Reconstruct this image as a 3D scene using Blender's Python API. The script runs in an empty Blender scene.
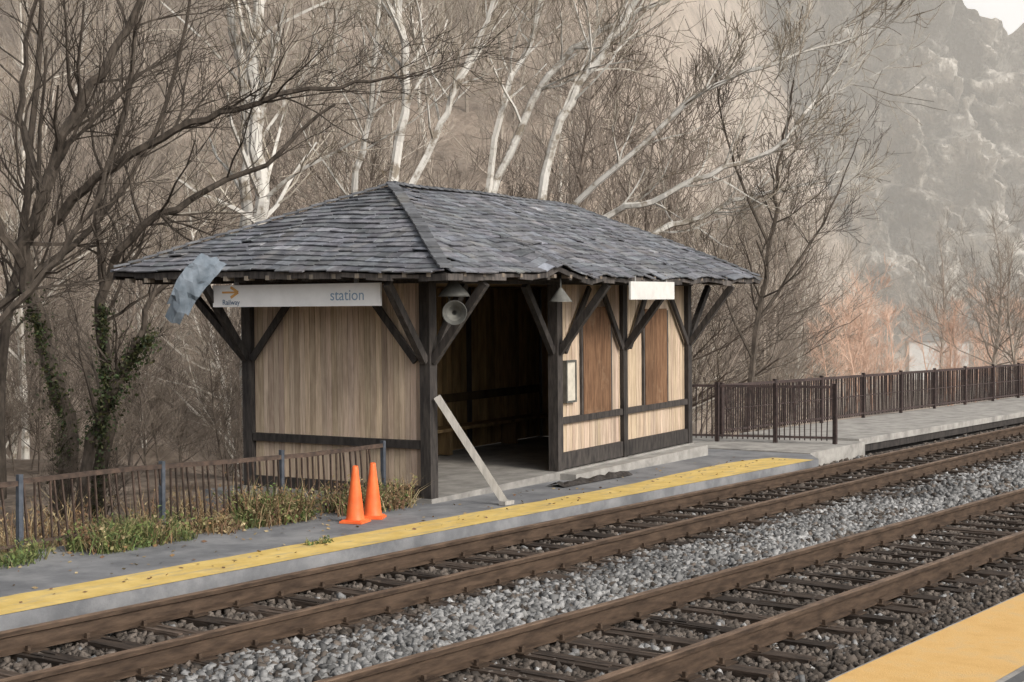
import bpy, math, random
import numpy as np
from mathutils import Vector, Matrix, noise
random.seed(7); np.random.seed(7)
TH=math.radians(34.8); C=math.cos(TH); S=math.sin(TH)
scene=bpy.context.scene
def W(a,d,z=0.0):            # a metres to the right, d metres ahead of the view-point -> world
    return Vector((d*C+a*S, d*S-a*C, z))
def sm(x,a,b):
    t=max(0,min(1,(x-a)/(b-a))); return t*t*(3-2*t)
# ------------------------------------------------------------ builders
class MB:
    def __init__(s): s.v=[];s.f=[];s.c=[]
    def add(s,vs,fs,col):
        o=len(s.v); s.v.extend(vs); s.f.extend([tuple(i+o for i in f) for f in fs]); s.c.extend([col]*len(vs))
    def box(s,c,size,rot=None,col=1.0,jit=0.0):
        hx,hy,hz=size[0]/2,size[1]/2,size[2]/2; vs=[]
        for x,y,z in ((-1,-1,-1),(1,-1,-1),(1,1,-1),(-1,1,-1),(-1,-1,1),(1,-1,1),(1,1,1),(-1,1,1)):
            p=Vector((x*hx,y*hy,z*hz))
            if rot is not None: p=rot@p
            p=p+Vector(c)
            if jit: p+=Vector((random.uniform(-jit,jit),random.uniform(-jit,jit),random.uniform(-jit,jit)))
            vs.append(p[:])
        s.add(vs,[(0,3,2,1),(4,5,6,7),(0,1,5,4),(1,2,6,5),(2,3,7,6),(3,0,4,7)],col)
    def beam(s,p,q,w,h,col=1.0,up=Vector((0,0,1))):
        p=Vector(p);q=Vector(q);d=(q-p);L=d.length;d.normalize()
        x=d.cross(up)
        if x.length<1e-4: x=Vector((1,0,0))
        x.normalize(); y=x.cross(d)
        R=Matrix((x,d,y)).transposed()
        s.box((p+q)/2,(w,L,h),R,col)
    def tube(s,pts,rad,sides=5,col=1.0,cap=True):
        n=len(pts); o=len(s.v); ref=Vector((0.31,0.47,0.83))
        for i in range(n):
            d=(pts[min(i+1,n-1)]-pts[max(i-1,0)])
            if d.length<1e-6: d=Vector((0,0,1))
            d.normalize(); x=d.cross(ref)
            if x.length<0.05: x=d.cross(Vector((1,0,0)))
            x.normalize(); y=d.cross(x); r=rad[i]
            for k in range(sides):
                a=2*math.pi*k/sides
                s.v.append((pts[i]+x*(r*math.cos(a))+y*(r*math.sin(a)))[:]); s.c.append(col)
        for i in range(n-1):
            for k in range(sides):
                a=o+i*sides+k; b=o+i*sides+(k+1)%sides
                s.f.append((a,b,b+sides,a+sides))
        if cap:
            s.f.append(tuple(o+(n-1)*sides+k for k in range(sides)))
            s.f.append(tuple(o+k for k in reversed(range(sides))))
    def lathe(s,c,prof,sides=20,axis=None,col=1.0):
        o=len(s.v)
        for r,z in prof:
            for k in range(sides):
                a=2*math.pi*k/sides; p=Vector((r*math.cos(a),r*math.sin(a),z))
                if axis is not None: p=axis@p
                s.v.append((p+Vector(c))[:]); s.c.append(col)
        for i in range(len(prof)-1):
            for k in range(sides):
                a=o+i*sides+k;b=o+i*sides+(k+1)%sides
                s.f.append((a,b,b+sides,a+sides))
    def obj(s,name,mat,parent=None,smooth=False):
        me=bpy.data.meshes.new(name); me.from_pydata(s.v,[],s.f)
        at=me.attributes.new('Col','FLOAT_COLOR','POINT')
        arr=np.ones((len(s.v),4),dtype=np.float32)
        cs=np.array([(c,c,c) if not isinstance(c,tuple) else c for c in s.c],dtype=np.float32)
        if len(cs): arr[:,:3]=cs
        at.data.foreach_set('color',arr.ravel())
        if smooth: me.polygons.foreach_set('use_smooth',[True]*len(me.polygons))
        me.materials.append(mat); me.update()
        ob=bpy.data.objects.new(name,me); scene.collection.objects.link(ob)
        if parent: ob.parent=parent
        return ob
def empty(name,M=None):
    e=bpy.data.objects.new(name,None); scene.collection.objects.link(e); e.empty_display_size=.2
    if M is not None: e.matrix_world=M
    return e
def mat(name,c1,c2=None,scale=5,stretch=(1,1,1),rough=.85,bump=.3,bscale=None,bdist=.01,detail=6,c3=None,s3=1.0,t3=(.5,.65),metal=0,spec=.3,ramp=(.35,.65),st3=(1,1,1),attr=True):
    m=bpy.data.materials.new(name); m.use_nodes=True; N=m.node_tree.nodes; L=m.node_tree.links
    b=N['Principled BSDF']; b.inputs['Roughness'].default_value=rough; b.inputs['Metallic'].default_value=metal
    b.inputs['Specular IOR Level'].default_value=spec
    tc=N.new('ShaderNodeTexCoord'); mp=N.new('ShaderNodeMapping'); mp.inputs['Scale'].default_value=stretch
    L.new(tc.outputs['Object'],mp.inputs[0])
    n=N.new('ShaderNodeTexNoise'); n.inputs['Scale'].default_value=scale; n.inputs['Detail'].default_value=detail; n.inputs['Roughness'].default_value=.65
    L.new(mp.outputs[0],n.inputs[0])
    r=N.new('ShaderNodeValToRGB'); r.color_ramp.elements[0].position=ramp[0]; r.color_ramp.elements[1].position=ramp[1]
    r.color_ramp.elements[0].color=(*c1,1); r.color_ramp.elements[1].color=(*(c2 or c1),1); L.new(n.outputs[0],r.inputs[0])
    out=r.outputs[0]
    if c3:
        mp3=N.new('ShaderNodeMapping'); mp3.inputs['Scale'].default_value=st3; L.new(tc.outputs['Object'],mp3.inputs[0])
        n3=N.new('ShaderNodeTexNoise'); n3.inputs['Scale'].default_value=s3; n3.inputs['Detail'].default_value=8; n3.inputs['Roughness'].default_value=.7
        L.new(mp3.outputs[0],n3.inputs[0])
        r3=N.new('ShaderNodeMapRange'); r3.inputs[1].default_value=t3[0]; r3.inputs[2].default_value=t3[1]; L.new(n3.outputs[0],r3.inputs[0])
        mx=N.new('ShaderNodeMixRGB'); L.new(r3.outputs[0],mx.inputs[0]); L.new(out,mx.inputs[1]); mx.inputs[2].default_value=(*c3,1); out=mx.outputs[0]
    if attr:
        a=N.new('ShaderNodeAttribute'); a.attribute_name='Col'
        mu=N.new('ShaderNodeMixRGB'); mu.blend_type='MULTIPLY'; mu.inputs[0].default_value=1; L.new(out,mu.inputs[1]); L.new(a.outputs['Color'],mu.inputs[2]); out=mu.outputs[0]
    L.new(out,b.inputs['Base Color'])
    if bump:
        bn=N.new('ShaderNodeTexNoise'); bn.inputs['Scale'].default_value=bscale or scale*2; bn.inputs['Detail'].default_value=5; L.new(mp.outputs[0],bn.inputs[0])
        bp=N.new('ShaderNodeBump'); bp.inputs['Strength'].default_value=bump; bp.inputs['Distance'].default_value=bdist
        L.new(bn.outputs[0],bp.inputs['Height']); L.new(bp.outputs[0],b.inputs['Normal'])
    return m
def ru(a,b): return random.uniform(a,b)
# ------------------------------------------------------------ materials
M_board=mat('boards_weathered',(.39,.30,.225),(.62,.50,.385),5,(7,7,.45),.85,.3,c3=(.29,.22,.165),s3=1.5,t3=(.52,.84),st3=(1.6,1.6,.6))
M_dark=mat('dark_timber',(.022,.02,.02),(.065,.057,.052),6,(3,3,.6),.75,.3)
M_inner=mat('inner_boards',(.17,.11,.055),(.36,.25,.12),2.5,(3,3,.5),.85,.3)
M_ply=mat('rusty_plywood',(.09,.045,.025),(.20,.115,.065),4,(4,4,.5),.85,.3,c3=(.28,.2,.13),s3=1.5,t3=(.55,.8))
M_slate=mat('slate',(.10,.105,.118),(.215,.225,.245),7,(1,1,1),.6,.4,bscale=30,c3=(.29,.28,.26),s3=1.6,t3=(.55,.8),spec=.4)
M_conc=mat('concrete',(.25,.24,.225),(.41,.395,.37),3,(1,1,1),.9,.4,bscale=40,c3=(.15,.145,.14),s3=1.2,t3=(.52,.75))
M_white=mat('white_board',(.80,.80,.80),(.90,.90,.90),3,(1,1,1),.5,.05)
M_white2=mat('offwhite_board',(.58,.57,.55),(.70,.69,.66),4,(1,1,1),.6,.05)
M_ink=mat('sign_ink',(.06,.12,.22),(.10,.17,.28),3,bump=0,attr=False)
M_ghost=mat('sign_faded_ink',(.22,.32,.44),(.32,.42,.54),3,bump=0,attr=False)
M_inko=mat('sign_orange',(.65,.36,.12),(.7,.4,.15),3,bump=0)
M_metal=mat('torn_sheet_metal',(.08,.105,.13),(.17,.20,.235),3,(1,1,1),.75,.5,bscale=8,bdist=.02,metal=0)
M_asph=mat('platform_asphalt',(.135,.14,.15),(.235,.24,.252),1.6,(1,1,1),.9,.5,bscale=60,bdist=.006,c3=(.29,.29,.29),s3=.8,t3=(.48,.8))
M_yel=mat('yellow_paint',(.58,.41,.12),(.74,.55,.20),3,(1,1,1),.8,.3,bscale=70,c3=(.36,.31,.21),s3=3.2,t3=(.51,.72),st3=(.6,2,1))
M_yel2=mat('yellow_tactile',(.64,.39,.14),(.74,.48,.19),3,(1,1,1),.75,.4,bscale=90,c3=(.50,.36,.20),s3=3,t3=(.5,.8))
M_rail=mat('rusty_rail',(.055,.038,.028),(.14,.098,.070),6,(.6,3,3),.6,.3,bscale=20,metal=.2)
M_tie=mat('wooden_tie',(.022,.017,.014),(.085,.064,.051),5,(5,.8,5),.9,.6,bscale=12,bdist=.015)
M_stone=mat('ballast_stone',(.75,.75,.75),(1.0,1,1),20,bump=.3,rough=.9)
M_bed=mat('ballast_bed',(.05,.045,.04),(.14,.13,.12),22,(1,1,1),.95,.8,bscale=40,bdist=.03)
M_fence=mat('rusted_iron',(.035,.026,.022),(.095,.065,.05),12,rough=.8)
M_post=mat('painted_iron',(.045,.055,.07),(.09,.10,.12),8,rough=.6)
M_fence2=mat('dark_iron',(.028,.022,.022),(.07,.048,.044),12,rough=.7)
M_cone=mat('cone_plastic',(.80,.13,.035),(.9,.2,.06),5,rough=.5,bump=.1,c3=(.6,.16,.07),s3=9,t3=(.55,.75))
M_bark=mat('dark_bark',(.040,.033,.027),(.11,.09,.073),9,(1,1,.4),.9,.5)
M_syc=mat('sycamore_bark',(.50,.48,.44),(.70,.68,.64),2,(1,1,.5),.85,.2,c3=(.26,.225,.18),s3=2.6,t3=(.48,.60))
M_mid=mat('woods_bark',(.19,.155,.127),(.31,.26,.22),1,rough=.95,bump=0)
M_far=mat('distant_bark',(.31,.26,.215),(.43,.37,.31),1,rough=.95,bump=0)  # distance fog put into the colour, paler than the nearer woods
M_orange=mat('sunlit_twigs',(.70,.47,.35),(.84,.62,.49),1,rough=.95,bump=0)  # warm sunlight put into the twig colour
M_leaf=mat('ivy_leaves',(.02,.03,.012),(.05,.07,.025),10,rough=.6,bump=0)
M_grass=mat('weeds_leaf',(.6,.6,.6),(1,1,1),10,rough=.8,bump=0)
M_ground=mat('ground_soil',(.15,.118,.092),(.36,.30,.25),.45,(1,1,1),.95,.8,bscale=1.5,bdist=.5,detail=12,c3=(.40,.34,.285),s3=.05,t3=(.4,.75),ramp=(.4,.6))
M_rock=mat('cliff_rock',(.02,.018,.015),(.47,.44,.39),.16,(1,1,.5),.95,1,bscale=.9,bdist=1.4,detail=15,c3=(.085,.065,.042),s3=.06,t3=(.50,.58),ramp=(.40,.54))
M_grey=mat('grey_plastic',(.06,.06,.056),(.11,.11,.10),6,rough=.6,bump=.1)
M_paper=mat('notice_paper',(.45,.42,.36),(.6,.56,.48),6,rough=.6,bump=0)
# ------------------------------------------------------------ world / light / camera
w=bpy.data.worlds.new('World'); scene.world=w; w.use_nodes=True; N=w.node_tree.nodes; L=w.node_tree.links
bg=N['Background']; sky=N.new('ShaderNodeTexSky'); sky.sky_type='NISHITA'; sky.sun_disc=False
AZ=math.radians(-100); EL=math.radians(32)
sky.sun_elevation=EL; sky.sun_rotation=math.pi/2-AZ; sky.dust_density=6; sky.air_density=1
hs=N.new('ShaderNodeHueSaturation'); hs.inputs['Saturation'].default_value=.15
L.new(sky.outputs[0],hs.inputs['Color']); L.new(hs.outputs[0],bg.inputs[0]); bg.inputs[1].default_value=.15
sd=bpy.data.lights.new('sun','SUN'); sd.energy=1.6; sd.angle=math.radians(14); sd.color=(1,.88,.73)
so=bpy.data.objects.new('sun',sd); scene.collection.objects.link(so)
sv=Vector((math.cos(AZ)*math.cos(EL),math.sin(AZ)*math.cos(EL),math.sin(EL))); so.rotation_euler=sv.to_track_quat('Z','Y').to_euler()
cd=bpy.data.cameras.new('camera'); cd.lens=1450/1024*36; cd.sensor_width=36; cd.clip_end=3000; cd.clip_start=.1
co=bpy.data.objects.new('camera',cd); scene.collection.objects.link(co); scene.camera=co
p=math.atan(16/1450); co.location=(0,0,2.3)
co.rotation_euler=Vector((C*math.cos(p),S*math.cos(p),-math.sin(p))).to_track_quat('-Z','Y').to_euler()
scene.view_settings.view_transform='Standard'; scene.view_settings.look='None'; scene.view_settings.exposure=0
# thin valley volumes: scatter plus added emission that paints a glow into the air
def glow_volume(c,size,rotz,dens,em,col):
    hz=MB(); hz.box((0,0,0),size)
    HM=bpy.data.materials.new('glowing_mist'); HM.use_nodes=True; n_=HM.node_tree.nodes; n_.remove(n_['Principled BSDF'])
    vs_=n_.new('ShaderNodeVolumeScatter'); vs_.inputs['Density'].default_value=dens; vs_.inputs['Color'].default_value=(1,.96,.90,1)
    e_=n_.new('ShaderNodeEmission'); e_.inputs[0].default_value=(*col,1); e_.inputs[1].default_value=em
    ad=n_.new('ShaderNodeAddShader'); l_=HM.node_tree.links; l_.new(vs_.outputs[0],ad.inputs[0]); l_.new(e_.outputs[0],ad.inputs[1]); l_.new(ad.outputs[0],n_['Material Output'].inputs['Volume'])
    ho=hz.obj('glow_haze',HM); ho.matrix_world=Matrix.Translation(c)@Matrix.Rotation(rotz,4,'Z')
glow_volume(W(0,150,55),(200,700,130),TH,.0016,.0005,(1,.92,.82))
glow_volume(W(82,150,54),(130,130,126),TH+math.radians(45),.0004,.0017,(1,.91,.79))  # added box set cornerwise, its emission grades a glow towards the right
# added emissive volume beyond the ridge, brightens the sky there
glow_volume(W(120,420,90),(300,260,200),TH,.0004,.0012,(1,.96,.90))
# ------------------------------------------------------------ ground
def hill(a,d):
    r=a/max(d,1)
    foot=62+sm(r,.02,.26)*120
    h=max(0,d-foot)*.62
    h=min(h,110-sm(r,.14,.28)*105)
    if d>foot: h+=min(1,(d-foot)/20)*4*noise.noise(Vector((a*.04,d*.04,0)))
    return max(h,0)
def gz(a,d):
    X=d*C+a*S; D=d*S-a*C
    z=-.36
    z-=1.3*sm(D,12.5,20)
    if D>12.5: z+=.15*noise.noise(Vector((a*.3,d*.3,3)))*sm(D,12.5,15)
    z-=4.2*sm(X,27,36)*sm(D,12.6,22)*(1-sm(d,180,240))
    if D>12: z+=hill(a,d)
    return z
def axis(lo,hi,s0,near,g):
    pts=[0.0]; s=s0
    while pts[-1]<hi:
        pts.append(pts[-1]+s)
        if pts[-1]>near: s*=g
    neg=[0.0]; s=s0
    while neg[-1]>lo:
        neg.append(neg[-1]-s)
        if neg[-1]<-near: s*=g
    return neg[:0:-1]+pts
A=axis(-700,700,.9,30,1.06); Dd=axis(-300,1500,.9,55,1.035)
m=MB(); na=len(A)
for d in Dd:
    for a in A:
        m.v.append(W(a,d,gz(a,d))[:]); k=.6+.4*sm(d,48,85); m.c.append((k,k*.97,k*.94))  # far ground tinted paler, distance fog put into the colour
for j in range(len(Dd)-1):
    for i in range(na-1):
        k=j*na+i; m.f.append((k,k+1,k+1+na,k+na))
m.obj('ground',M_ground,smooth=True)
# cliff
def ledge(x): 
    f=x-math.floor(x); return sm(f,.55,.95)-f
m=MB(); NA=270; NH=170
for j in range(NH):
    for i in range(NA):
        a=40+i*.40
        crest=50+ (66-a)*.55+3.0*noise.noise(Vector((a*.15,0,0)))+2.2*noise.noise(Vector((a*.5,4,0)))
        if a<66: crest=min(crest,75)
        q=j/(NH-1); h=-8+(crest+8)*q
        fr=noise.fractal(Vector((a*.11,h*.05,5)),.9,2.2,6)
        f2=noise.fractal(Vector((a*.30+h*.12,h*.10,9)),.8,2.2,5)
        f3=noise.noise(Vector((a*.7,h*.5,1)))
        d=200+.40*h+3.5*fr+1.4*f2+8*ledge((h+5*fr+.35*a)/11)+4.0*ledge((h+3*f2-.2*a)/4.3)+6.0*ledge((a+4*fr+.25*h)/8.5)+1.2*f3+25*(1-sm(a,40,50))
        c=.75+.5*max(-1,min(1,fr)); m.v.append(W(a+.5*f2,d,h+.8*fr)[:]); m.c.append(c)
for j in range(NH-1):
    for i in range(NA-1):
        k=j*NA+i; m.f.append((k,k+1,k+1+NA,k+NA))
m.obj('rock_cliff',M_rock,smooth=False)
# ------------------------------------------------------------ track bed, rails, ties
bed=MB(); bed.add([(-20,-6,-.27),(90,-6,-.27),(90,10.6,-.27),(-20,10.6,-.27)],[(0,1,2,3)],1.0); bed.obj('ballast_bed',M_bed)
def c1(t): return 5.70-.045*(t-7.5)
def c2(t): return 8.80
prof=[(-.07,0),(.07,0),(.07,.012),(.012,.03),(.010,.12),(.036,.132),(.036,.165),(.028,.172),(-.028,.172),(-.036,.165),(-.036,.132),(-.010,.12),(-.012,.03),(-.07,.012)]
def rail(mb,cf,off,zb):
    o=len(mb.v); ts=[-8,10,30,50,80]; n=len(prof)
    for t in ts:
        for x,z in prof: mb.v.append((t,cf(t)+off+x,zb+z)); mb.c.append((1.7,1.65,1.6) if z>.168 else (.8,.78,.76))
    for i in range(len(ts)-1):
        for k in range(n):
            a=o+i*n+k;b=o+i*n+(k+1)%n; mb.f.append((a,b,b+n,a+n))
def track(name,cf,g,tl):
    e=empty(name); r=MB(); T=MB(); P=MB()
    for s in (-1,1): rail(r,cf,s*g/2,-.2)
    t=-6.0
    while t<70:
        yaw=Matrix.Rotation(ru(-.04,.04)+(-.045 if cf is c1 else 0),3,'Z')
        y=cf(t)+ru(-.08,.08); col=ru(.5,1.5)
        T.box((t,y,-.29),(ru(.2,.24),tl,.17),yaw,(col,col*.97,col*.94),jit=.01)
        if t<26:
            for q in range(3):
                T.box((t+ru(-.07,.07),y+ru(-tl/2+.4,tl/2-.4),-.203),(ru(.02,.05),ru(.3,.8),.014),yaw,col*ru(.5,1.7),jit=.003)
        for s in (-1,1):
            P.box((t,cf(t)+s*g/2,-.198),(.18,.3,.012),yaw,.7)
            for q in (-1,1): P.box((t+.05*q,cf(t)+s*g/2+q*.09,-.175),(.03,.03,.05),yaw,.8)
        t+=.56+ru(-.05,.05)
    r.obj('rails',M_rail,e); T.obj('ties',M_tie,e); P.obj('tie_plates',M_rail,e)
track('railway_track',c1,1.40,2.35); track('railway_track',c2,1.28,2.5)
def stones(n,tr,dr,size,zf,colf):
    t=np.random.uniform(tr[0],tr[1],n); d=np.random.uniform(dr[0],dr[1],n)
    base=np.array([(-1,-1,-1),(1,-1,-1),(1,1,-1),(-1,1,-1),(-1,-1,1),(1,-1,1),(1,1,1),(-1,1,1)],float)
    V=base[None]*(1+np.random.uniform(-.45,.25,(n,8,3)))
    ax=np.random.randn(n,4); ax/=np.linalg.norm(ax,axis=1)[:,None]; w_,x,y,z=ax.T
    R=np.stack([1-2*(y*y+z*z),2*(x*y-z*w_),2*(x*z+y*w_),2*(x*y+z*w_),1-2*(x*x+z*z),2*(y*z-x*w_),2*(x*z-y*w_),2*(y*z+x*w_),1-2*(x*x+y*y)],1).reshape(n,3,3)
    sz=np.random.uniform(size[0],size[1],(n,1,1))*np.array([1,.8,.65])[None,None]
    V=np.einsum('nij,nkj->nki',R,V*sz)
    zz=zf(t,d)+np.random.uniform(-.02,.02,n)
    V+=np.stack([t,d,zz],1)[:,None,:]
    col=colf(t,d); return V,col
def zf(t,d):
    k=5.70-.045*(t-7.5); mid=(k+8.8)/2
    return -.258+np.exp(-((d-mid)/.55)**2)*.07
def colf(t,d):
    n=len(t); k=5.70-.045*(t-7.5)
    white=np.clip((d-(k+.80))/.25,0,1)*np.clip((8.05-d)/.35,0,1)
    nz=np.array([noise.noise(Vector((a*.7,b*1.4,0))) for a,b in zip(t,d)])
    n2=np.array([noise.noise(Vector((a*.35,b*.9,7))) for a,b in zip(t,d)])
    white=np.clip(white+nz*.9*(white>0.05),0,1)
    g=np.random.uniform(.11,.40,(n,1))*np.array([[1.0,1.0,1.0]])*(1+.5*n2[:,None])
    br=np.random.uniform(.04,.17,(n,1))*np.array([[1.1,.93,.8]])
    wsel=(np.random.rand(n)<(white*.84+.07))[:,None]
    return np.where(wsel,g,br)
parts=[stones(26000,(4.5,20),(5.6,8.3),(.02,.042),zf,colf),stones(14000,(5,20),(3.9,5.8),(.018,.036),zf,colf),
       stones(12000,(4.5,22),(8.0,10.0),(.02,.038),zf,colf),stones(20000,(20,48),(4.3,8.3),(.03,.05),zf,colf),stones(5000,(20,48),(8.2,10.4),(.03,.05),zf,colf)]
V=np.concatenate([q[0] for q in parts]); CC=np.concatenate([q[1] for q in parts]); n=len(V)
me=bpy.data.meshes.new('ballast_gravel')
fq=np.array([(0,3,2,1),(4,5,6,7),(0,1,5,4),(1,2,6,5),(2,3,7,6),(3,0,4,7)])
F=(np.arange(n)[:,None,None]*8+fq[None]).reshape(-1)
me.vertices.add(n*8); me.vertices.foreach_set('co',V.reshape(-1).astype(np.float32))
me.loops.add(n*24); me.loops.foreach_set('vertex_index',F.astype(np.int32))
me.polygons.add(n*6); me.polygons.foreach_set('loop_start',(np.arange(n*6)*4).astype(np.int32)); me.polygons.foreach_set('loop_total',np.full(n*6,4,dtype=np.int32))
at=me.attributes.new('Col','FLOAT_COLOR','POINT'); ca=np.ones((n,8,4),dtype=np.float32); ca[:,:,:3]=CC[:,None,:]; at.data.foreach_set('color',ca.ravel())
me.update(calc_edges=True); me.validate(); me.materials.append(M_stone)
ob=bpy.data.objects.new('ballast_gravel',me); scene.collection.objects.link(ob)
# ------------------------------------------------------------ platforms
def prism(mb,poly,z0,z1,col=1.0):
    n=len(poly); vs=[(x,y,z1) for x,y in poly]+[(x,y,z0) for x,y in poly]
    fs=[tuple(range(n)),tuple(reversed(range(n,2*n)))]+[(i,i+n,(i+1)%n+n,(i+1)%n) for i in range(n)]
    mb.add(vs,fs,col)
pl=MB(); prism(pl,[(-12,9.86),(23.4,9.86),(24.2,10.35),(24.2,15.6),(14.2,15.1),(14.4,12.45),(-12,12.45)],-.6,0); pl.obj('platform',M_asph)
yl=MB()
def strip(mb,pts0,pts1,z,col=1.0):
    n=len(pts0); mb.add([(x,y,z) for x,y in pts0]+[(x,y,z) for x,y in pts1],[(i,i+1,i+1+n,i+n) for i in range(n-1)],col)
ts=[-12+i*.25 for i in range(140)]+[23.2]
strip(yl,[(t,9.862) for t in ts],[(t,10.50+.035*noise.noise(Vector((t*1.5,0,0)))+.02*noise.noise(Vector((t*7,3,0)))+.30*sm(t,17,22)-.2*sm(t,22.3,23.2)) for t in ts],.004)
yl.obj('yellow_platform_line',M_yel)
blk=MB(); prism(blk,[(24.2,10.35),(27.2,10.5),(27.2,13.6),(24.2,15.6)],-.7,.02); blk.obj('stone_abutment',M_conc)
pa=MB(); prism(pa,[(27.2,10.62),(50,10.3),(90,9.2),(90,11.6),(50,12.7),(27.2,13.2)],-.06,.07); pa.obj('bridge_walkway',M_conc)
gd=MB()
for i in range(14):
    x=27.6+i*4.6; gd.box((x,10.78-.016*(x-27)-(.0),-.45),(.3,.14,.75),None,1)
gd.beam((27.2,10.72,-.14),(50,10.4,-.14),.12,.14); gd.beam((27.2,10.9,-.5),(50,10.55,-.5),.1,.5,.6); gd.beam((50,10.4,-.14),(90,9.3,-.14),.12,.14)
gd.obj('walkway_girder',M_dark)
npl=MB(); f=lambda t:3.66-.045*max(0,t-9)
tt=[-8,4,9,14,20,30,45]
prism(npl,[(t,f(t)) for t in tt]+[(45,-3),(-8,-3)],-.5,0); npl.obj('near_platform',M_conc)
ny=MB(); strip(ny,[(t,f(t)-.02) for t in tt],[(t,f(t)-.88) for t in tt],.004); ny.obj('yellow_tactile_strip',M_yel2)
nd=MB(); strip(nd,[(t,f(t)-.93) for t in tt],[(t,f(t)-1.02) for t in tt],.004,.5); nd.obj('platform_seam',M_asph)
# ------------------------------------------------------------ shelter
MS=Matrix.Translation((14.78,11.57,0))@Matrix.Rotation(math.radians(3.9),4,'Z')@Matrix.Rotation(math.radians(-1.07),4,'Y')
sh=empty('railway_shelter',MS)
LX,LY=8.1,3.0
slab=MB(); slab.box((LX/2+.02,LY/2,-.16),(LX+.24,LY+.2,.44),col=.8); slab.box((5.75,-.22,-.1),(4.9,.3,.26),col=.95); slab.obj('floor_slab',M_conc,sh)
wl=MB()
def bc():
    c=ru(.84,1.1)
    if random.random()<.12: c*=ru(.7,.9)
    return (c,c*ru(.97,1.01),c*ru(.93,1.03))
def boards_x(mb,x0,x1,y,z0,z1,wd=.092,th=.022):
    x=x0
    while x<x1-.01:
        ww=min(wd,x1-x); yy=y+ru(-.002,.002); mb.box((x+ww/2,yy,(z0+z1)/2),(ww-.005,th,z1-z0),None,bc()); x+=ww
def boards_y(mb,y0,y1,x,z0,z1,wd=.092,th=.022):
    y=y0
    while y<y1-.01:
        ww=min(wd,y1-y); xx=x+ru(-.002,.002); mb.box((xx,y+ww/2,(z0+z1)/2),(th,ww-.005,z1-z0),None,bc()); y+=ww
boards_y(wl,.09,LY-.09,0,.07,2.85)
boards_x(wl,3.4,LX-.09,0,.07,2.85)
boards_y(wl,.09,LY-.09,LX,.07,2.85)
boards_x(wl,.09,LX-.09,LY,.07,2.85)
wl.obj('board_walls',M_board,sh)
il=MB()
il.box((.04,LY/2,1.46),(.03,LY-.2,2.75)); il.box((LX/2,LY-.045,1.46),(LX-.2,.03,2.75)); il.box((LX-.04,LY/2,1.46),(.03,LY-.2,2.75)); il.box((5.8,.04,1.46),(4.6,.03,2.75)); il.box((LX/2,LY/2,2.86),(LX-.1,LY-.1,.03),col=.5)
x=.1
while x<LX-.2:
    il.box((x+.07,LY-.068,1.46),(.125,.014,2.7),col=ru(.7,1.25)); x+=.14
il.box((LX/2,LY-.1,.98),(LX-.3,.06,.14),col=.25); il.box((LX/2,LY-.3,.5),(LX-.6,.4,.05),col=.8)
for x in (1,2.6,4.4,6.5): il.box((x,LY-.3,.28),(.07,.3,.4),col=.6)
il.box((3.5,LY-.09,1.75),(.75,.02,1.0),col=(1.5,1.4,1.0))
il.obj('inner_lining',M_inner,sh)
fr=MB()
posts=[(0,0),(3.36,0),(5.55,0),(LX,0),(0,LY),(LX,LY),(3.36,LY),(5.55,LY)]
for x,y in posts: fr.box((x,y,1.42),(.16,.16,2.9),None,ru(.8,1.2),jit=.006)
def railx(x0,x1,y,z,h,th=.07): fr.box(((x0+x1)/2,y,z),(x1-x0,th,h),None,ru(.8,1.2))
def raily(y0,y1,x,z,h,th=.07): fr.box((x,(y0+y1)/2,z),(th,y1-y0,h),None,ru(.8,1.2))
raily(.09,2.91,-.035,.75,.11); raily(.09,2.91,-.035,.14,.14)
raily(.09,2.91,LX+.035,.75,.11)
railx(3.45,5.46,-.035,.80,.1); railx(5.64,8.01,-.035,.80,.1)
railx(3.45,5.46,-.035,.20,.24); railx(5.64,8.01,-.035,.20,.24)
railx(-.1,LX+.1,-.003,2.92,.16,.19); railx(-.1,LX+.1,LY,2.92,.16,.19)
raily(.1,LY-.1,0,2.92,.157,.18); raily(.1,LY-.1,LX,2.92,.157,.18)
for x in (4.12,5.10,6.30,7.22): fr.box((x,-.03,1.62),(.045,.05,1.6),None,1.5)
def brace(p,dx,dy,L_=.88):
    x,y=p; fr.beam((x+dx*.08,y+dy*.08,1.83),(x+dx*L_,y+dy*L_,2.83),.09,.1,ru(.8,1.3))
brace((0,0),-1,0);brace((0,0),0,-1);brace((0,0),1,0);
brace((3.36,0),-1,0);brace((3.36,0),0,-1);
brace((5.55,0),0,-1)
brace((LX,0),0,-1);brace((LX,0),1,0,1.0)
fr.beam((0-.1,.12,1.83),(-.1,.95,2.8),.05,.09); fr.beam((-.1,LY-.12,1.83),(-.1,LY-.95,2.8),.05,.09)
fr.beam((3.5,-.09,1.83),(4.3,-.09,2.8),.05,.09);fr.beam((5.42,-.09,1.83),(4.7,-.09,2.8),.05,.09)
fr.beam((5.68,-.09,1.83),(6.4,-.09,2.8),.05,.09);fr.beam((LX-.13,-.09,1.83),(LX-.95,-.09,2.8),.05,.09)
brace((0,LY),-1,0);brace((0,LY),0,1,1.15);brace((LX,LY),0,1,1.15);brace((LX,LY),1,0)
for i in range(15):
    x=-.3+i*.62; fr.box((x,-.42,2.93),(.07,1.0,.10),None,1.2); fr.box((x,LY+.7,2.95),(.07,1.4,.10))
for i in range(9):
    y=-.4+i*.56; fr.box((-.45,y,2.93),(.95,.07,.10),None,1.4); fr.box((LX+.5,y,2.94),(1.0,.07,.10))
fr.obj('timber_frame',M_dark,sh)
wn=MB()
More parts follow.
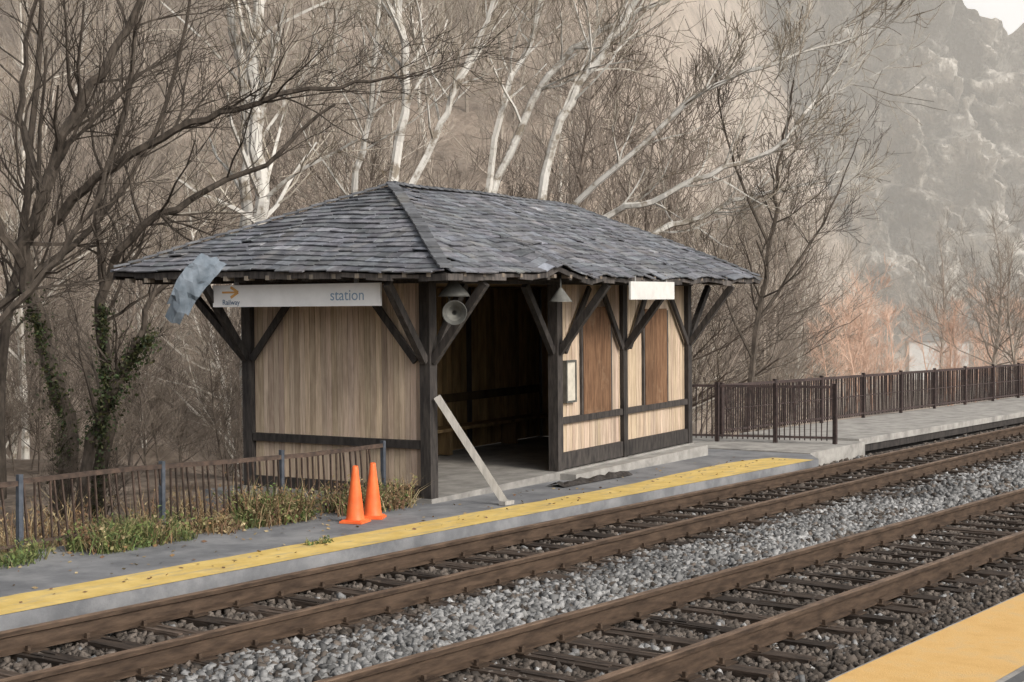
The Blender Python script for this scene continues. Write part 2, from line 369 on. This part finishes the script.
for x0,x1,z0,z1 in ((4.145,5.075,.82,2.5),(6.33,7.19,.83,2.45)):
    k=2; wd=(x1-x0)/k
    for i in range(k): wn.box((x0+wd*(i+.5),-.045+.003*i,(z0+z1)/2),(wd-.006,.03,z1-z0),None,ru(.7,1.2))
wn.obj('boarded_windows',M_ply,sh)
nb=MB(); nb.box((3.72,-.045,1.38),(.26,.05,.58)); nb.obj('notice_board',M_paper,sh)
nb=MB()
for sx in (-1,1): nb.box((3.72+sx*.145,-.05,1.38),(.03,.07,.64))
for sz in (-1,1): nb.box((3.72,-.05,1.38+sz*.305),(.26,.07,.03))
nb.obj('notice_frame',M_grey,sh)
RA=Vector((-.98,-.95,2.98));RB=Vector((9.2,-.95,2.98));RC=Vector((9.2,4.55,3.02));RD=Vector((-.98,4.6,3.08));R1=Vector((1.75,1.8,4.30));R2=Vector((7.3,1.8,4.24))
def sag(p):
    z=.05*noise.noise(Vector((p.x*.6,p.y*.7,0)))+.015*noise.noise(Vector((p.x*2.2,p.y*2.2,4)))
    if p.y<.5:
        k=max(0,(.5-p.y)/1.5); z+=.15*k*math.exp(-((p.x-1.8)/.32)**2)-.06*k*math.exp(-((p.x-5)/1.6)**2)+.05*k*noise.noise(Vector((p.x*2,7,0)))
    return Vector((p.x,p.y,p.z+z))
rf=MB(); deck=MB()
def shingle_plane(E0,E1,T0,T1,rows,wd):
    e=(E1-E0).normalized(); nrm=(E1-E0).cross(T0-E0).normalized()
    if nrm.z<0: nrm=-nrm
    up=nrm.cross(e); 
    if up.z<0: up=-up
    sl=((T0-E0).dot(up))/rows
    for r in range(rows):
        v0=r/rows; v1=(r+1)/rows
        a0=E0.lerp(T0,v0); b0=E1.lerp(T1,v0)
        vm=v1; am=E0.lerp(T0,vm); bm=E1.lerp(T1,vm)
        Lw=(b0-a0).length; x=-wd*ru(.1,.9); roww=ru(.9,1.08)
        while x<Lw:
            ww=wd*ru(.7,1.25); x0=max(x,0); x1=min(x+ww,Lw); x+=ww
            if x1-x0<.02: continue
            if random.random()<(.05 if r==0 else .004): continue
            l0=(am-a0).dot(e); l1=Lw-(b0-bm).dot(e)
            dr=ru(-.02,.012); dr2=dr+ru(-.006,.006); lift=ru(.022,.036)
            if r==0: dr-=ru(0,.05); dr2=dr
            if random.random()<.02: lift+=.02
            P0=a0+e*(x0+.002)-up*(.035-dr)+nrm*lift; P1=a0+e*(x1-.002)-up*(.035-dr2)+nrm*(lift+ru(-.004,.004))
            u0=min(max(x0,l0*1.0),l1); u1=min(max(x1,l0),l1)
            Q0=a0+e*u0+up*sl+nrm*.006; Q1=a0+e*u1+up*sl+nrm*.006
            c=ru(.62,1.25)*roww
            if random.random()<.06: c*=1.5
            th=nrm*.016
            vs=[sag(q)[:] for q in (P0-th,P1-th,Q1-th,Q0-th,P0,P1,Q1,Q0)]
            rf.add(vs,[(0,3,2,1),(4,5,6,7),(0,1,5,4),(1,2,6,5),(2,3,7,6),(3,0,4,7)],(c*ru(.96,1.05),c,c*ru(.97,1.06)))
shingle_plane(RA,RB,R1,R2,20,.21); shingle_plane(RC,RD,R2,R1,20,.21)
shingle_plane(RD,RA,R1,R1,20,.21); shingle_plane(RB,RC,R2,R2,20,.21)
def cap(p,q):
    n=int((q-p).length/.2); d=(q-p)/n
    for i in range(n):
        a=sag(p+d*i); b=sag(p+d*(i+1.12)); rf.beam(a+Vector((0,0,.055)),b+Vector((0,0,.035)),.16,.03,ru(.5,.9))
cap(RA,R1);cap(RB,R2);cap(RD,R1);cap(RC,R2);cap(R1,R2)
rf.obj('slate_roof',M_slate,sh)
def deckp(E0,E1,T0,T1,n=40,mm=10):
    o=len(deck.v)
    for j in range(mm+1):
        for i in range(n+1):
            q=E0.lerp(E1,i/n).lerp(T0.lerp(T1,i/n),j/mm); q=sag(q); deck.v.append((q.x,q.y,q.z-.035)); deck.c.append(.9)
    for j in range(mm):
        for i in range(n):
            k=o+j*(n+1)+i; deck.f.append((k,k+1,k+n+2,k+n+1))
deckp(RA,RB,R1,R2);deckp(RC,RD,R2,R1);deckp(RD,RA,R1,R1);deckp(RB,RC,R2,R2)
def fascia(p,q,n):
    for i in range(n):
        a=sag(p.lerp(q,i/n)); b=sag(p.lerp(q,(i+1)/n)); k=ru(.04,.10); deck.beam(a-Vector((0,0,.03+k/2)),b-Vector((0,0,.03+k/2)),.03,k,ru(.7,2.6))
fascia(RA,RB,30);fascia(RB,RC,10);fascia(RC,RD,10);fascia(RD,RA,14)
deck.obj('roof_deck',M_dark,sh)
tl=MB()
for i in range(15):
    y=-.7+i*.36; tl.box((-.93,y,2.93),(.14,.06,.06),None,(.55,.6,.65))
for i in range(22):
    x=-.6+i*.45; tl.box((x,-.90,2.93),(.06,.14,.05),None,(.4,.42,.45))
tl.obj('rafter_tails',M_board,sh)
# signs
sg=empty('station_sign',MS); b=MB(); b.box((-.75,1.58,2.70),(.035,2.78,.29)); 
b.box((-.71,.6,2.85),(.04,.05,.2),col=.3); b.box((-.71,2.6,2.85),(.04,.05,.2),col=.3); b.obj('board',M_white,sg)
def text(body,size,loc,mat_,parent,name):
    cu=bpy.data.curves.new(name,'FONT'); cu.body=body; cu.size=size; cu.extrude=.001
    o=bpy.data.objects.new(name,cu); scene.collection.objects.link(o); o.parent=parent
    o.matrix_local=Matrix.Translation(loc)@Matrix.Rotation(-math.pi/2,4,'Z')@Matrix.Rotation(math.pi/2,4,'X'); cu.materials.append(mat_); return o
text('station',.20,(-.771,.98,2.63),M_ghost,sg,'lettering')
text('Railway',.10,(-.771,2.80,2.585),M_ink,sg,'small_lettering')
b=MB(); x=-.772
for (y0,z0,y1,z1) in ((2.65,2.82,2.52,2.75),(2.52,2.75,2.65,2.68)): b.beam((x,y0,z0),(x,y1,z1),.004,.035,up=Vector((0,0,1)))
b.beam((x,2.80,2.75),(x,2.56,2.75),.004,.025); b.obj('arrow',M_inko,sg)
sg=empty('small_sign',MS); b=MB(); b.box((4.65,-.99,2.74),(1.55,.03,.27)); b.box((4.1,-.96,2.88),(.04,.03,.2),col=.4); b.box((5.2,-.96,2.88),(.04,.03,.2),col=.4); b.obj('board',M_white2,sg)
# torn metal sheet
b=MB(); n=14; ww=6
for i in range(n+1):
    q=i/n
    cx=-3.80-.50*q**1.1; cz=3.14-.10*q-.70*q**1.5; cd_=18.6-.30*math.sin(q*2.2)
    for k in range(ww+1):
        s_=(k/ww-.5)*(.42+.06*math.sin(q*5)); cr=.07*noise.noise(Vector((i*.45,k*.5,0)))
        P=W(cx+s_*(.62+.1*q),cd_+s_*.35+cr,cz+s_*(-.30)+cr*.8)
        b.v.append(P[:]); b.c.append(ru(.8,1.2))
for i in range(n):
    for k in range(ww):
        if i>n-3 and k in (0,5) : continue
        q=i*(ww+1)+k; b.f.append((q,q+1,q+ww+2,q+ww+1))
o=b.obj('torn_metal_sheet',M_metal,smooth=False); so_=o.modifiers.new('s','SOLIDIFY'); so_.thickness=.008
# loudspeaker and lamps
sp=empty('loudspeaker',MS@Matrix.Translation((-.32,-.62,2.46)))
Rr=Matrix.Rotation(math.radians(-55),3,'Z')@Matrix.Rotation(math.radians(90),3,'X')
b=MB(); b.lathe((0,0,0),[(0,-.02),(.03,-.02),(.045,.02),(.03,.05),(.07,.05),(.085,.10),(.10,.12)],24,Rr,1.5)
b.lathe((0,0,0),[(.10,.12),(.14,.15),(.155,.16),(.15,.14),(.10,.10),(.07,.0),(.07,-.14),(.0,-.15)],24,Rr,.9)
b.obj('horn',M_grey,sp,True)
b=MB(); b.lathe((0,0,.30),[(.03,.12),(.05,.08),(.10,.03),(.18,-.06),(.20,-.10),(.185,-.10),(.1,0)],20); b.tube([Vector((0,0,.4)),Vector((0,0,.52))],[.015,.015],6); b.tube([Vector((0,.03,.0)),Vector((0,.1,.3)),Vector((0,.05,.48))],[.015]*3,6); b.obj('shade',M_grey,sp,True)
lp=empty('pendant_lamp',MS@Matrix.Translation((2.1,-.80,2.58)))
b=MB(); b.lathe((0,0,0),[(.02,.20),(.04,.17),(.07,.13),(.15,.02),(.17,0),(.15,0),(.05,.07)],20,None,1.6); b.tube([Vector((0,0,.1)),Vector((0,0,.36))],[.012,.012],6,1.5); b.obj('shade',M_grey,lp,True)
b=MB(); b.beam((14.74,11.42,1.38),(15.16,10.64,.02),.095,.04,1.0,up=Vector((C,S,0))); b.box((15.16,10.62,.03),(.2,.1,.05)); 
b.obj('leaning_plank',mat('weathered_plank',(.29,.28,.26),(.44,.42,.39),5,(4,4,.6)))
b=MB(); nx=18
for j in range(5):
    for i in range(nx):
        b.v.append((17.2+i*.12,11.05+j*.08+.004*i,.012+max(0,.09*noise.noise(Vector((i*.5,j*.9,2)))+.04)*math.sin(math.pi*j/4))); b.c.append(1.0)
for j in range(4):
    for i in range(nx-1): k=j*nx+i; b.f.append((k,k+1,k+1+nx,k+nx))
b.obj('crumpled_tarp',M_dark)
for (x,y,rz) in ((12.79,11.11,.3),(13.2,11.19,.5)):
    e=empty('traffic_cone',Matrix.Translation((x,y,.004))@Matrix.Rotation(rz,4,'Z'))
    b=MB(); b.box((0,0,.012),(.28,.28,.024)); b.box((0,0,.03),(.24,.24,.014)); b.obj('base',M_cone,e)
    b=MB(); b.lathe((0,0,0),[(.115,.035),(.112,.05),(.105,.06),(.096,.15),(.072,.35),(.045,.55),(.035,.645),(.028,.66),(.018,.65),(.022,.6)],24); b.obj('body',M_cone,e,True)
# ------------------------------------------------------------ fences
def fence(name,pts,h,sp,pr,m_,mp,postsp,rails,lean=.0,z0=0.0,pw=.05):
    e=empty(name); P=MB(); Q=MB()
    for a,b_ in zip(pts[:-1],pts[1:]):
        a=Vector((*a,z0)); b_=Vector((*b_,z0)); L_=(b_-a).length; d=(b_-a)/L_
        n=int(L_/sp)
        for i in range(n):
            q=a+d*(i*sp+ru(-.01,.01)); l=lean+ru(-.02,.02)*(2 if lean else 1)
            P.tube([q+Vector((0,0,.06)),q+d*l+Vector((ru(-.01,.01),ru(-.01,.01),h-.02))],[pr,pr],4,ru(.7,1.3))
        for rz,rh in rails:
            k=max(1,int(L_/1.2))
            for i in range(k): 
                w0=.02*math.sin(i*1.7) if lean else 0; w1=.02*math.sin((i+1)*1.7) if lean else 0
                P.beam(a+d*L_*i/k+Vector((0,0,rz+w0)),a+d*L_*(i+1)/k+Vector((0,0,rz+w1)),.035,rh,ru(.9,1.3))
        k=max(1,round(L_/postsp))
        for i in range(k+1):
            q=a+d*(L_*i/k); Q.box(q+Vector((0,0,h/2+.03)),(pw,pw,h+.06),None,ru(.8,1.2),jit=.004)
    P.obj('railing',m_,e); Q.obj('posts',mp,e)
fence('iron_fence',[(4.6,12.35),(9.0,12.2),(14.3,11.95)],.76,.095,.013,M_fence,M_post,1.75,[(.75,.05),(.13,.03)],lean=-.05)
fence('iron_railing',[(25.3,13.75),(25.6,12.9),(26.3,10.75)],1.1,.10,.014,M_fence2,M_fence2,1.4,[(1.09,.05),(.12,.04)],z0=.02,pw=.07)
fence('iron_railing',[(26.3,13.15),(50,12.45),(88,11.3)],1.03,.10,.019,M_fence2,M_fence2,2.4,[(1.02,.06),(.12,.04),(.55,.02)],z0=.06,pw=.07)
# ------------------------------------------------------------ trees
def rv(): return Vector((random.gauss(0,1),random.gauss(0,1),random.gauss(0,1))).normalized()
def grow(mb,p_,d,L_,r,lvl,mx,up=.12,jit=.22,kids=(6,6,5,4),ct=None,minr=.004):
    n=4 if lvl<2 else 3
    pts=[p_.copy()]; rad=[r]; ds=[]
    q=p_.copy()
    for i in range(n):
        d=(d+rv()*jit+Vector((0,0,up))).normalized(); q=q+d*(L_/n); pts.append(q.copy()); rad.append(max(minr,r*(1-.62*(i+1)/n))); ds.append(d.copy())
    mb.tube(pts,rad,6 if r>.08 else (4 if r>.025 else 3),ct[min(lvl,len(ct)-1)] if ct else 1.0,cap=False)
    if lvl<mx:
        for k in range(kids[min(lvl,len(kids)-1)]):
            f_=ru(.25,1.0)*n; i=min(int(f_),n-1); pp=pts[i].lerp(pts[i+1],f_-i)
            nd=(ds[i]+rv()*ru(.5,.95)); nd.normalize()
            grow(mb,pp,nd,L_*ru(.4,.68),max(minr,rad[i]*.5),lvl+1,mx,up,jit*1.1,kids,ct,minr)
def smooth(pts,k=4):
    out=[]; n=len(pts)
    for i in range(n-1):
        p0=pts[max(i-1,0)];p1=pts[i];p2=pts[i+1];p3=pts[min(i+2,n-1)]
        for j in range(k):
            t=j/k; out.append(.5*((2*p1)+(p2-p0)*t+(2*p0-5*p1+4*p2-p3)*t*t+(3*p1-p0-3*p2+p3)*t**3))
    out.append(pts[-1]); return out
def limb(mb,pts,r0,r1,nb,bl,ct,mx=2,up=.1,kids=(5,5,4),minr=.005,frm=.3):
    pts=[W(a,d,z) for a,z,d in pts]; pts=smooth(pts); n=len(pts)
    pts=[q+rv()*min(.09,r0*.5) if 0<i<n-1 else q for i,q in enumerate(pts)]
    rad=[r0+(r1-r0)*i/(n-1) for i in range(n)]
    mb.tube(pts,rad,8 if r0>.1 else 5,ct[0])
    for k in range(nb):
        f_=ru(frm,1.0)*(n-1); i=min(int(f_),n-2); d=(pts[i+1]-pts[i]).normalized()
        nd=(d*.8+rv()*.8); nd.z+=.15; nd.normalize()
        grow(mb,pts[i],nd,bl*ru(.5,1.2),max(minr,rad[i]*.42),1,mx+1,up,.25,kids,ct,minr)
ctd=(1.0,.95,.9,.85)
m=MB(); Dp=27
limb(m,[(-8.4,-1.3,Dp),(-8.35,.6,Dp),(-8.7,2.0,Dp),(-9.0,3.4,Dp-.3),(-8.5,4.7,Dp-.6),(-8.0,6.0,Dp-.6),(-7.3,7.3,Dp-.4),(-6.6,9.0,Dp)],.19,.06,18,2.6,ctd,kids=(6,5,4))
limb(m,[(-9.0,3.4,Dp-.3),(-9.5,4.6,Dp-1),(-10,6.0,Dp-1.5),(-10.2,8,Dp-1.5)],.10,.03,9,2.2,ctd)
limb(m,[(-8.5,4.7,Dp-.6),(-9.1,5.9,Dp),(-9.2,7.2,Dp+.4),(-8.9,9,Dp+.6)],.09,.03,8,2.0,ctd)
limb(m,[(-8.35,4.2,Dp-.5),(-7.4,4.95,Dp-1),(-6.2,5.6,Dp-1.4),(-5.1,6.0,Dp-1.6),(-3.8,6.35,Dp-1.7),(-2.7,6.5,Dp-1.7),(-1.7,6.7,Dp-1.6)],.10,.018,20,1.7,ctd,up=.02)
limb(m,[(-9.9,1.0,Dp-2),(-8.9,2.3,Dp-2),(-7.8,3.5,Dp-2),(-7.1,4.6,Dp-2),(-6.6,6.2,Dp-2)],.09,.02,14,1.6,ctd)
m.obj('dark_tree',M_bark)
m=MB()
limb(m,[(-7.7,-1.4,Dp),(-7.55,.5,Dp),(-7.5,1.7,Dp-.2),(-7.5,3.0,Dp-.3),(-7.0,3.9,Dp-.5),(-5.8,4.6,Dp-.7),(-4.5,5.2,Dp-.8),(-3.2,6.3,Dp-.7)],.15,.025,18,1.9,ctd)
limb(m,[(-7.5,3.0,Dp-.3),(-7.7,4.6,Dp),(-7.2,6.4,Dp),(-6.9,8.6,Dp)],.09,.03,9,2.0,ctd)
m.obj('dark_tree',M_bark)
m=MB()
limb(m,[(-7.6,-1.2,Dp-1.5),(-7.4,.3,Dp-1.5),(-7.0,1.0,Dp-1.7),(-6.6,1.7,Dp-1.8),(-6.2,2.8,Dp-1.8),(-5.5,3.7,Dp-1.8)],.12,.03,10,1.3,ctd)
m.obj('dark_tree',M_bark)
m=MB()
limb(m,[(-10.6,-1.3,Dp+3),(-10.5,2,Dp+3),(-10.0,5,Dp+3),(-9.7,9,Dp+3)],.13,.05,16,2.4,ctd)
limb(m,[(-10.2,1.5,Dp),(-9.6,2.6,Dp),(-8.0,4.2,Dp+.6),(-6.9,6.0,Dp+1),(-6.2,8.6,Dp+1)],.09,.03,14,2.2,ctd)
m.obj('dark_tree',M_bark)
m=MB()
def ivy(path,n,sp_):
    pts=smooth([W(a,d,z) for a,z,d in path],8); cl=[ru(0,1) for _ in range(14)]
    for i in range(n):
        f_=(ru(0,1) if random.random()<.5 else min(1,max(0,random.choice(cl)+random.gauss(0,.03))))*(len(pts)-1); q=pts[int(f_)]+rv()*abs(random.gauss(0,sp_))
        u=rv()*ru(.02,.045); v=rv()*ru(.02,.045); c=ru(.4,1.7)
        m.add([(q-u)[:],(q-v)[:],(q+u)[:],(q+v)[:]],[(0,1,2,3)],(c*ru(.8,1.5),c,c))
ivy([(-8.4,-1.0,Dp-.2),(-8.35,.6,Dp-.2),(-8.7,2.0,Dp-.2),(-8.9,2.8,Dp-.3)],1900,.17)
ivy([(-7.7,-1.2,Dp-.2),(-7.55,.5,Dp-.2),(-7.5,1.7,Dp-.4),(-7.5,2.6,Dp-.4)],1500,.14)
ivy([(-7.4,.3,Dp-1.5),(-7.0,1.0,Dp-1.7),(-6.6,1.7,Dp-1.8),(-6.3,2.1,Dp-1.8)],2000,.19)
m.obj('ivy',M_leaf)
cts=(1.0,.97,(.74,.70,.64),(.58,.53,.47)); Ds=36
def syc(limbs):
    m=MB()
    for l in limbs: limb(m,*l[:-1],ct=cts,mx=2,kids=(5,5,4),minr=.008,frm=l[-1])
    m.obj('sycamore_tree',M_syc)
syc([([(-6.25,-1.8,Ds),(-6.3,3,Ds),(-6.25,5.4,Ds),(-6.4,8,Ds),(-6.2,10.5,Ds),(-6,12.5,Ds)],.22,.12,16,3.2,.3)])
syc([([(-6.7,-1.8,Ds+1),(-6.8,4.2,Ds+1),(-6.75,7.4,Ds+1),(-7.1,10.5,Ds+1),(-7.2,13,Ds+1)],.18,.09,14,3.0,.3)])
syc([([(-3.0,-1.8,Ds),(-2.9,5.9,Ds),(-2.65,8,Ds),(-2.8,10.5,Ds),(-2.8,13,Ds)],.15,.07,14,2.8,.4),
     ([(-2.9,5,Ds),(-1.9,6.9,Ds),(-1.4,8.2,Ds),(-.8,9.4,Ds),(-.2,11,Ds)],.10,.05,12,2.6,.3)])
syc([([(-4.7,-1.8,Ds+3),(-4.3,5.5,Ds+3),(-3.8,8,Ds+3),(-3.5,12,Ds+3)],.12,.05,14,2.8,.35)])
syc([([(-1,-1.8,Ds+1),(-.9,4,Ds+1),(.2,7.4,Ds+1),(1.2,9,Ds+1),(2.7,10,Ds+1),(4.8,11,Ds+1)],.13,.05,16,2.8,.4),
     ([(-.9,4,Ds+1),(-.2,8,Ds+1),(.6,10,Ds+1.5),(1.0,12.5,Ds+2)],.10,.05,12,2.6,.3)])
syc([([(1.4,-1.8,Ds),(1.2,3,Ds),(.7,5.4,Ds),(1.2,7.4,Ds),(2.2,8.9,Ds),(3.2,10.6,Ds),(4,12,Ds)],.15,.06,16,2.8,.45),
     ([(1.2,3.5,Ds),(2.2,4.9,Ds-.5),(3.4,5.3,Ds-1),(4.7,5.9,Ds-1.3),(6.2,6.5,Ds-1.4),(7.2,7.6,Ds-1.4),(8.0,8.8,Ds-1.4)],.10,.03,20,2.2,.2),
     ([(1.4,1.5,Ds),(3.2,4.3,Ds+.5),(4.7,5.0,Ds+1),(6,5.6,Ds+1.3),(7.4,5.9,Ds+1.5),(8.6,6.3,Ds+1.6)],.10,.025,18,2.0,.25),
     ([(.9,4.6,Ds),(2.6,6.2,Ds-.8),(4.6,7.9,Ds-1.2),(6.4,8.6,Ds-1.4),(8.2,9.2,Ds-1.2)],.09,.03,18,2.2,.25)])
m=MB(); dr_=36
limb(m,[(5.7,-2.5,dr_),(5.95,1.0,dr_),(6.2,3.0,dr_),(6.5,4.8,dr_),(6.6,6.2,dr_),(6.95,8.0,dr_),(7.2,10.2,dr_)],.10,.015,18,1.8,(1.2,1.2,1.3,1.4),up=.12)
limb(m,[(6.4,4.2,dr_),(5.7,5.8,dr_),(5.2,7.4,dr_),(5.0,8.8,dr_)],.045,.012,9,1.5,(1.2,1.2,1.3,1.4))
limb(m,[(6.1,2.4,dr_),(7.2,4.0,dr_),(8.0,5.2,dr_+.5),(8.7,7,dr_+.5)],.05,.012,12,1.5,(1.2,1.2,1.3,1.4))
limb(m,[(6.0,1.4,dr_),(5.3,2.8,dr_-.5),(4.9,4.4,dr_-.5)],.04,.012,8,1.3,(1.2,1.2,1.3,1.4))
m.obj('dark_tree',M_bark)
def variant(seed,H,r0,mat_,ct,mx=3,kids=(13,6,5)):
    random.seed(seed); m=MB()
    n=7; pts=[Vector((0,0,-.5))]; q=pts[0].copy(); d=Vector((ru(-.12,.12),ru(-.12,.12),1)).normalized()
    for i in range(n): d=(d+rv()*.12+Vector((0,0,.05))).normalized(); q=q+d*(H/n); pts.append(q.copy())
    rad=[r0*(1-.85*i/n) for i in range(n+1)]
    m.tube(pts,rad,6,ct[0])
    for k in range(kids[0]*2):
        f_=ru(.22,1.0)*n; i=min(int(f_),n-1); pp=pts[i].lerp(pts[i+1],f_-i)
        nd=Vector((random.gauss(0,1),random.gauss(0,1),ru(.3,1.6))).normalized()
        grow(m,pp,nd,H*ru(.14,.34)*(1.25-f_/n*.6),max(.012,rad[i]*.45),1,mx,.13,.22,(kids[1],kids[1],kids[2]),ct,.011)
    me=m.obj('v',mat_); dta=me.data; bpy.data.objects.remove(me); return dta
ctf=(1.0,.95,.85,.75)
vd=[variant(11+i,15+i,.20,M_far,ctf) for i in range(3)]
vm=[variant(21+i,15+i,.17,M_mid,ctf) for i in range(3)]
vw=[variant(31+i,16+i,.18,M_syc,((1.1,1.08,1.05),(1,.97,.93),(.8,.75,.7),(.7,.63,.56))) for i in range(2)]
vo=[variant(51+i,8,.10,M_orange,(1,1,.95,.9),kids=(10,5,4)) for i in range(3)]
vb=[variant(61+i,9,.09,M_bark,(1.3,1.3,1.5,1.7),kids=(12,6,5)) for i in range(2)]
random.seed(99)
def inst(parent,data,a,d,sc,z=None):
    o=bpy.data.objects.new('tree',data); scene.collection.objects.link(o); o.parent=parent
    zz=gz(a,d) if z is None else z
    o.location=W(a,d,zz-.2); o.rotation_euler=(ru(-.06,.06),ru(-.06,.06),ru(0,6.28)); o.scale=(sc,sc,sc*ru(.9,1.15))
woods=empty('distant_woods')
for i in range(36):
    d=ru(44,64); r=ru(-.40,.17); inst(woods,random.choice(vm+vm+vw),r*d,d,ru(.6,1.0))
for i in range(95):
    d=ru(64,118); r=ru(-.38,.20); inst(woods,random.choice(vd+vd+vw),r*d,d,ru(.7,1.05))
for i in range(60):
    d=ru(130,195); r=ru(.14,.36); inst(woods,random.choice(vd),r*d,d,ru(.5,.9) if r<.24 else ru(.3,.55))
thick=empty('undergrowth_thicket')
for i in range(36):
    d=ru(26,44); r=ru(-.40,-.06); inst(thick,random.choice(vb),r*d,d,ru(.22,.45))
ob_=empty('sunlit_shrubs')
for i in range(56):
    d=ru(66,100); r=ru(.205,.38); inst(ob_,random.choice(vo+vo+[vd[1]]),r*d,d,ru(.34,.7),z=-1.5)
hb=empty('white_house',Matrix.Translation(W(38,130,-2.5))@Matrix.Rotation(.4,4,'Z'))
b=MB(); b.box((0,0,1.7),(7,5,3.4)); b.add([(-3.7,-2.7,3.4),(3.7,-2.7,3.4),(3.7,2.7,3.4),(-3.7,2.7,3.4),(-3.7,0,5),(3.7,0,5)],[(0,1,5,4),(2,3,4,5),(0,4,3),(1,2,5)],.4); 
for i in range(3): b.box((-2.2+i*2.2,-2.52,1.9),(.8,.06,1.2),None,.15)
b.obj('house_body',M_white2,hb)
# ------------------------------------------------------------ weeds
m=MB()
def tuft(x,y,z,n,h,sp_,pal):
    for i in range(n):
        b0=Vector((x+random.gauss(0,sp_),y+random.gauss(0,sp_*.6),z)); d=Vector((random.gauss(0,.4),random.gauss(0,.4),1)).normalized()
        L_=h*ru(.4,1.1); w_=Vector((ru(-1,1),ru(-1,1),0)).normalized()*ru(.003,.008)
        mid=b0+d*L_*.55; tip=b0+d*L_+Vector((d.x,d.y,-.35))*L_*.35; c=random.choice(pal); k=ru(.6,1.3); c=tuple(q*k for q in c)
        m.add([(b0-w_)[:],(b0+w_)[:],(mid+w_*.8)[:],(mid-w_*.8)[:],tip[:]],[(0,1,2,3),(3,2,4)],c)
        if random.random()<.5:
            for _ in range(4):
                q=b0.lerp(tip,ru(.2,.95))+rv()*.03; u=rv()*ru(.01,.028); v=rv()*ru(.01,.025)
                m.add([(q-u)[:],(q-v)[:],(q+u)[:],(q+v)[:]],[(0,1,2,3)],c)
green=[(.14,.19,.06),(.20,.23,.08),(.28,.26,.12),(.10,.14,.05)]
dry=[(.36,.27,.15),(.28,.18,.09),(.22,.13,.08),(.42,.34,.2)]
for i in range(26): tuft(ru(9.6,12.6),ru(11.7,12.2),0,70,ru(.2,.42),.10,green if random.random()<.55 else dry)
for i in range(5): tuft(ru(9.7,10.3),ru(11.6,11.95),0,90,ru(.35,.5),.10,green)
for i in range(12): tuft(ru(11.6,12.7),ru(11.65,12.05),0,90,ru(.35,.6),.11,green+dry)
for i in range(18): tuft(ru(13.2,14.6),ru(11.55,12.1),0,70,ru(.25,.5),.10,dry+dry+green)
for i in range(8): tuft(ru(7.6,9.2),ru(11.6,12.1),0,60,ru(.12,.3),.09,green)
for i in range(3): tuft(11.2+i*.15,10.35,0,12,.09,.05,green)
for i in range(110): tuft(ru(5,14.2),ru(12.3,14.5),-.35,60,ru(.3,.9),.15,dry)
m.obj('weeds',M_grass)
m=MB()
for i in range(1100):
    x=ru(5,23); y=ru(10.0,12.3) if random.random()<.35 else 12.2-abs(random.gauss(0,.35)); q=Vector((x,y,.012)); u=Vector((ru(-1,1),ru(-1,1),ru(-.2,.2)))*.028; v=Vector((-u.y,u.x,ru(-.02,.02)))*.7
    if x>14.6 and y>11.3: continue
    m.add([(q-u)[:],(q-v)[:],(q+u)[:],(q+v)[:]],[(0,1,2,3)],random.choice(dry))
m.obj('fallen_leaves',M_grass)
